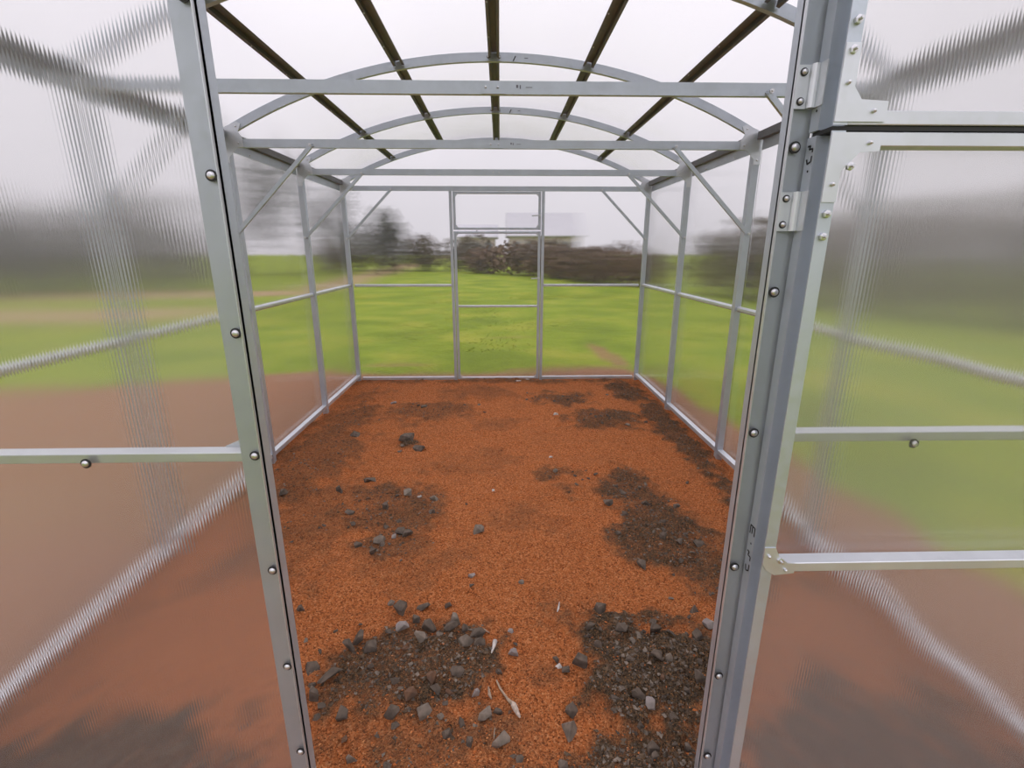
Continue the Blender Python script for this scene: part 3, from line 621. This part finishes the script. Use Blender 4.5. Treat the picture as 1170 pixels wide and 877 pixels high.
for i, (x, y, w, h) in enumerate(STONES):
    flat = h < w * .6; r = random.Random(i * 7 + 3)
    w *= 1.1; h *= 1.1; hh = h * (1.05 if not flat else 1.1); dp = w * r.uniform(.7, 1.05)
    me = stone_mesh(w * 1.08, dp, hh, i * 13 + 5, .75 if i in (0, 1, 9, 11, 12, 41) else .4)
    mt = MATS.get(i, 'slate'); me.materials.append(M[mt])
    o = bpy.data.objects.new('stone', me); C.objects.link(o)
    z = zsoil(x, y); o.location = (x, y, z + hh * .22)
    o.rotation_euler = (r.uniform(-.25, .25), r.uniform(-.25, .25), r.uniform(-.6, .6))
    if i == 1: o.rotation_euler = (0, .45, .2)
    if i == 3: o.rotation_euler = (.2, -.5, .5); o.scale = (1.5, .7, .8)
    k, lb = zone(x, y)
    if i in LAB: tag(o, LAB[i], 'stone', GRP[k])
    elif mt in CN: tag(o, lb.replace('small dark stone', 'small ' + CN[mt]).replace('small stone', 'small ' + CN[mt]), 'stone', GRP[k])
    else: tag(o, lb, 'stone', GRP[k])
# small slate pieces, up to the size of a thumb
var = [stone_mesh(1, 1.1, .75, 900 + k, .4) for k in range(10)]
for me, mt in zip(var, ['slate', 'slate', 'slate', 'slate_grey', 'slate', 'slate_brown', 'slate', 'slate_grey', 'slate', 'slate']): me.materials.append(M[mt])
rr = random.Random(99); cnt = 0
taken = [(s[0], s[1], s[2] * .6) for s in STONES]
while cnt < 170:
    c = rr.choice(PATCH[:10] + PATCH[12:16] + [PATCH[0], PATCH[2], PATCH[2], PATCH[3], PATCH[0]])
    x = rr.gauss(c[0], c[2] * .5); y = rr.gauss(c[1], c[3] * .5)
    if abs(x) > 1.4 or y < .93 or y > 4.9: continue
    s = rr.uniform(.012, .030) * (1.25 if y > 2.5 else 1)
    if any((x - a) ** 2 + (y - b) ** 2 < (q + s * .6) ** 2 for a, b, q in taken): continue
    taken.append((x, y, s * .6))
    o = bpy.data.objects.new('stone', rr.choice(var)); C.objects.link(o); o.scale = (s * rr.uniform(.8, 1.4), s, s * rr.uniform(.6, 1.1))
    o.location = (x, y, zsoil(x, y) + s * .14); o.rotation_euler = (rr.uniform(-.3, .3), rr.uniform(-.3, .3), rr.uniform(0, 6))
    k, lb = zone(x, y); tag(o, lb, 'stone', GRP[k]); cnt += 1

# pale twig, splinters and straw
def tube(pts, rad, n=8):
    m = MB(); rings = []
    P = [Vector(p) for p in pts]
    for i, p in enumerate(P):
        d = (P[min(i + 1, len(P) - 1)] - P[max(i - 1, 0)]).normalized(); a = d.cross(Vector((0, 0, 1))).normalized(); b = a.cross(d)
        rings.append([p + (a * math.cos(t) + b * math.sin(t)) * rad[i] for t in [2 * PI * k / n for k in range(n)]])
    m.loft(rings); return m
def zz(x, y, r): return zsoil(x, y) + r
tw = empty('twig', (.045, 1.20, zsoil(.045, 1.2)), 'pale forked dry twig with a thick whitish end lying on the orange soil', 'twig')
pts = [(.006, 1.268), (.018, 1.245), (.030, 1.225), (.042, 1.200), (.055, 1.176)]
tube([(x, y, zz(x, y, .006)) for x, y in pts], [.0025, .004, .0035, .0045, .006]).build('stem', 'twig', tw, smooth=True)
pts = [(.055, 1.176), (.060, 1.168), (.066, 1.156), (.073, 1.142), (.078, 1.131)]
tube([(x, y, zz(x, y, .008)) for x, y in pts], [.006, .0095, .0085, .006, .0025]).build('root_end', 'root', tw, smooth=True)
for pts, rad, nm, lb, ct, mt in (
    ([(-.020, 1.245), (-.016, 1.22), (-.009, 1.195)], [.002, .0055, .002], 'splinter', 'short pale splinter standing left of the forked twig', 'splinter', 'twig'),
    ([(.0, 1.42), (-.004, 1.395), (-.012, 1.36)], [.009, .006, .002], 'splinter', 'small pink-white splinter at the right end of the stone ring', 'splinter', 'white_chip'),
    ([(.003, 1.10), (.001, 1.085), (.0, 1.065)], [.0012, .0015, .0012], 'straw', 'thin pale straw sticking up behind the lowest grey stone', 'straw', 'twig'),
    ([(.252, 1.598), (.245, 1.57), (.238, 1.55)], [.001, .004, .0015], 'splinter', 'thin white splinter alone between orange path and right gravel heap', 'splinter', 'white_chip'),
    ([(-.06, 1.46), (-.04, 1.47), (-.02, 1.468)], [.002, .004, .002], 'splinter', 'tiny pale flake near the pale rounded stone', 'splinter', 'twig')):
    m = tube([(x, y, zz(x, y, .006)) for x, y in pts], rad); o = m.build(nm, mt, smooth=True); tag(o, lb, ct)
for (x, y, w, lb) in ((.21, 4.93, .07, 'flat white scrap left one of two at the foot of the rear door'), (.31, 4.96, .05, 'flat white scrap right one of two at the foot of the rear door')):
    me = stone_mesh(w, w * .5, .012, int(x * 100), .2); me.materials.append(M['white_chip']); o = bpy.data.objects.new('scrap', me); C.objects.link(o)
    o.location = (x, y, zsoil(x, y) + .006); tag(o, lb, 'scrap')

# ------------------------------------------------------------------ beyond the meadow
def leaf_cloud(n, centre, rad, size, seed, top_thin=True):
    g = np.random.default_rng(seed)
    p = g.normal(0, 1, (n, 3)); p /= np.linalg.norm(p, axis=1)[:, None]; p *= (g.random((n, 1)) ** .4)
    c = np.array(centre) + p * np.array(rad)
    a = g.normal(0, 1, (n, 3)); a /= np.linalg.norm(a, axis=1)[:, None]; b = np.cross(a, g.normal(0, 1, (n, 3))); b /= np.linalg.norm(b, axis=1)[:, None]
    s = size * g.uniform(.5, 1.3, (n, 1))
    return np.stack([c - a * s - b * s * .5, c + a * s - b * s * .5, c + a * s + b * s * .5, c - a * s + b * s * .5], 1).reshape(-1, 3)
def cloud_obj(name, Vs, mat, parent=None):
    V = np.concatenate(Vs); F = np.arange(len(V)).reshape(-1, 4); o = attr_mesh(name, V, F, None, [mat], False)
    if parent: o.parent = parent; o.matrix_parent_inverse = Matrix.Translation(-parent.location)
    return o
M['hedge'] = principled('brown_hedge_twigs', (.155, .12, .08), .9, 0, .4, .8, 0, (.10, .09, .065), .1)
M['hedge_r'] = principled('red_brown_hedge_twigs', (.20, .13, .085), .9, 0, .4, .8, 0, (.12, .09, .065), .1)
M['tree'] = principled('grey_green_twigs', (.10, .115, .075), .9, 0, .4, .8, 0, (.07, .075, .06), .1)
M['tree_far'] = principled('mist_pale_twigs', (.24, .245, .24), .9, 0, .3, .8, 0, (.17, .175, .17), .1)  # bare grey twigs, with the distant mist put into their colour
M['bark'] = principled('bark', (.09, .075, .06), .9, 0, .4, 8.)
def hedge(pts, h, wd, mat, label, seed, per=420):
    x0, y0 = pts[0]; t = empty('hedge', (x0, y0, -.05), label, 'hedge'); Vs = []; st = MB(); r = random.Random(seed)
    for (xa, ya), (xb, yb) in zip(pts[:-1], pts[1:]):
        ln = math.hypot(xb - xa, yb - ya); n = max(2, int(ln / 1.0))
        for k in range(n):
            f = (k + r.random()) / n; x, y = xa + (xb - xa) * f + r.uniform(-.3, .3), ya + (yb - ya) * f + r.uniform(-.3, .3); hh = h * r.uniform(.75, 1.2)
            Vs.append(leaf_cloud(per, (x, y, hh * .5), (wd, wd, hh * .55), .11, seed * 1000 + len(Vs)))
            st.cyl((x, y, -.1), (x + r.uniform(-.2, .2), y, hh * .7), .05, 7, .02)
    cloud_obj('foliage', Vs, mat, t); st.build('stems', 'bark', t)
hedge([(11.5, -2), (10.5, 5), (8.4, 10.5), (6.6, 15.2)], 2.1, .9, M['hedge'], 'dark brown hedge seen through the right wall', 1)
hedge([(6.0, 17.6), (4.6, 19.5), (2.2, 25), (-1.4, 29.2)], 1.5, .95, M['hedge_r'], 'reddish brown hedge behind the meadow, right of the rear door', 2)
hedge([(-1.2, 31.0), (-6, 32), (-12, 33)], 2.2, 1.1, M['hedge'], 'brown hedge at the far edge of the meadow, left of the rear door', 3)
hedge([(-10, 17.5), (-13.5, 16.0), (-20, 13.0), (-27, 8)], 2.3, 1.2, M['tree'], 'grey-green hedge beyond the bare track, seen through the left wall', 4)
def tree(x, y, h, w, mat, label, seed, n=1500):
    t = empty('tree', (x, y, -.05), label, 'tree', 'misty trees to the left'); r = random.Random(seed)
    m = MB(); m.cyl((x, y, -.1), (x + .1, y, h * .75), .12, 9, .03)
    for k in range(7):
        a = r.uniform(0, 6.28); z = h * r.uniform(.3, .65); m.cyl((x + .05, y, z), (x + math.cos(a) * w * .7, y + math.sin(a) * w * .7, z + h * .22), .04, 6, .012)
    m.build('trunk', 'bark', t)
    Vs = []
    for k in range(9):
        Vs.append(leaf_cloud(n // 9, (x + r.uniform(-.6, .6) * w, y + r.uniform(-.6, .6) * w, h * (.35 + .55 * k / 9)), (w * .6, w * .6, h * .2), .10, seed * 50 + k))
    cloud_obj('crown', Vs, mat, t)
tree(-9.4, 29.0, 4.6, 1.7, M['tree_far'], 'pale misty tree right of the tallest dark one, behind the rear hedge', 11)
tree(-12.2, 27, 6.6, 2.0, M['tree'], 'tallest misty tree, dark grey, beside the left rear corner post', 12, 2600)
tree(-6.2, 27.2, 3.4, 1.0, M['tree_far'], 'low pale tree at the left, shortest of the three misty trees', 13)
tree(-14.5, 20.5, 3.6, 1.5, M['tree'], 'bushy grey-green tree beyond the left wall, nearer the rear', 14)
tree(-20, 17.6, 3.8, 1.7, M['tree'], 'bushy grey-green tree beyond the left wall, in the middle of the hedge', 15)
tree(-28, 13, 4.2, 1.8, M['tree'], 'bushy grey-green tree beyond the left wall, nearest the viewer', 16)

M['house_wall'] = principled('pale_pink_render', (.55, .48, .46), .9, 0, .1, 3.); M['house_roof'] = principled('grey_roof', (.56, .55, .59), .8, 0, .12, 3.); M['pane'] = principled('window_pane', (.14, .15, .17), .2); M['house_dark'] = principled('grey_boards', (.36, .36, .38), .85, 0, .2, 2.)
def house(x0, x1, y, zw, zr, label, nwin, dep=8, base=-.1):
    t = empty('house', ((x0 + x1) / 2, y, base), label, 'house')
    m = MB(); m.box(x0, x1, y, y + dep, base, zw); m.build('wall', 'house_wall', t)
    m = MB(); m.loft([[(x, y - .4, zw + .02), (x, y - .4, zw + .15), (x, y + dep * .35, zr), (x, y + dep * .65, zr), (x, y + dep + .4, zw + .15), (x, y + dep + .4, zw + .02)] for x in (x0 - .4, x1 + .4)]); m.build('roof', 'house_roof', t)
    for k in range(nwin):
        xc = x0 + (x1 - x0) * (k + .5) / nwin
        m = MB()
        for b in ((xc - .5, xc - .42), (xc + .42, xc + .5)): m.box(*b, y - .06, y - .005, zw - 1.7, zw - .5)
        m.box(xc - .42, xc + .42, y - .06, y - .005, zw - 1.7, zw - 1.62); m.box(xc - .42, xc + .42, y - .06, y - .005, zw - .58, zw - .5); f = m.build('window', 'house_roof', t)
        m = MB(); m.box(xc - .42, xc + .42, y - .03, y - .006, zw - 1.62, zw - .58); m.build('pane', 'pane', f)
house(1.2, 9.3, 60, 2.7, 5.6, 'large pale house with broad grey roof behind the meadow hedge', 5)
house(-5.2, -.6, 62, 2.6, 4.3, 'small pale house left of the large one, mostly hidden by hedge', 3)

# ------------------------------------------------------------------ sky, camera
w = bpy.data.worlds.new('overcast_sky'); S.world = w; w.use_nodes = True; nt = w.node_tree; nt.nodes.clear()
out = nt.nodes.new('ShaderNodeOutputWorld'); bg = nt.nodes.new('ShaderNodeBackground'); L(nt, bg.outputs[0], out.inputs[0])
tc = nt.nodes.new('ShaderNodeTexCoord'); sp = nt.nodes.new('ShaderNodeSeparateXYZ'); L(nt, tc.outputs['Generated'], sp.inputs[0])
mr = N(nt, 'ShaderNodeMapRange', i_1=0., i_2=1., i_3=1., i_4=2.3); L(nt, sp.outputs['Z'], mr.inputs[0])    # overcast sky, brighter overhead
nz = N(nt, 'ShaderNodeTexNoise', i_Scale=2.2, i_Detail=4.); L(nt, tc.outputs['Generated'], nz.inputs['Vector'])
n2 = N(nt, 'ShaderNodeMapRange', i_1=.3, i_2=.7, i_3=.94, i_4=1.06); L(nt, nz.outputs[0], n2.inputs[0])
mu = N(nt, 'ShaderNodeMath', operation='MULTIPLY'); L(nt, mr.outputs[0], mu.inputs[0]); L(nt, n2.outputs[0], mu.inputs[1])
m3 = N(nt, 'ShaderNodeMath', operation='MULTIPLY', i_1=.73); L(nt, mu.outputs[0], m3.inputs[0])
bg.inputs[0].default_value = (1.0, .955, 1.03, 1); L(nt, m3.outputs[0], bg.inputs[1])

cd = bpy.data.cameras.new('camera'); cam = bpy.data.objects.new('camera', cd); C.objects.link(cam); S.camera = cam
cam.location = (.0266, 0, 1.3068); cam.rotation_euler = (PI / 2 - .2724, 0, -.0240)
cd.sensor_width = 36; cd.sensor_fit = 'HORIZONTAL'; cd.lens = 551.9 / 1170 * 36; cd.clip_start = .05; cd.clip_end = 500
vs = S.view_settings; S.display_settings.display_device = 'sRGB'
vs.view_transform = 'Standard'; vs.look = 'None'; vs.exposure = 0; vs.gamma = 1; vs.use_curve_mapping = False
cy = S.cycles; cy.max_bounces = 20; cy.transmission_bounces = 16; cy.transparent_max_bounces = 16; cy.glossy_bounces = 6; cy.diffuse_bounces = 4
cy.caustics_refractive = True; cy.caustics_reflective = True; cy.sample_clamp_indirect = 6.0; cy.use_denoising = True
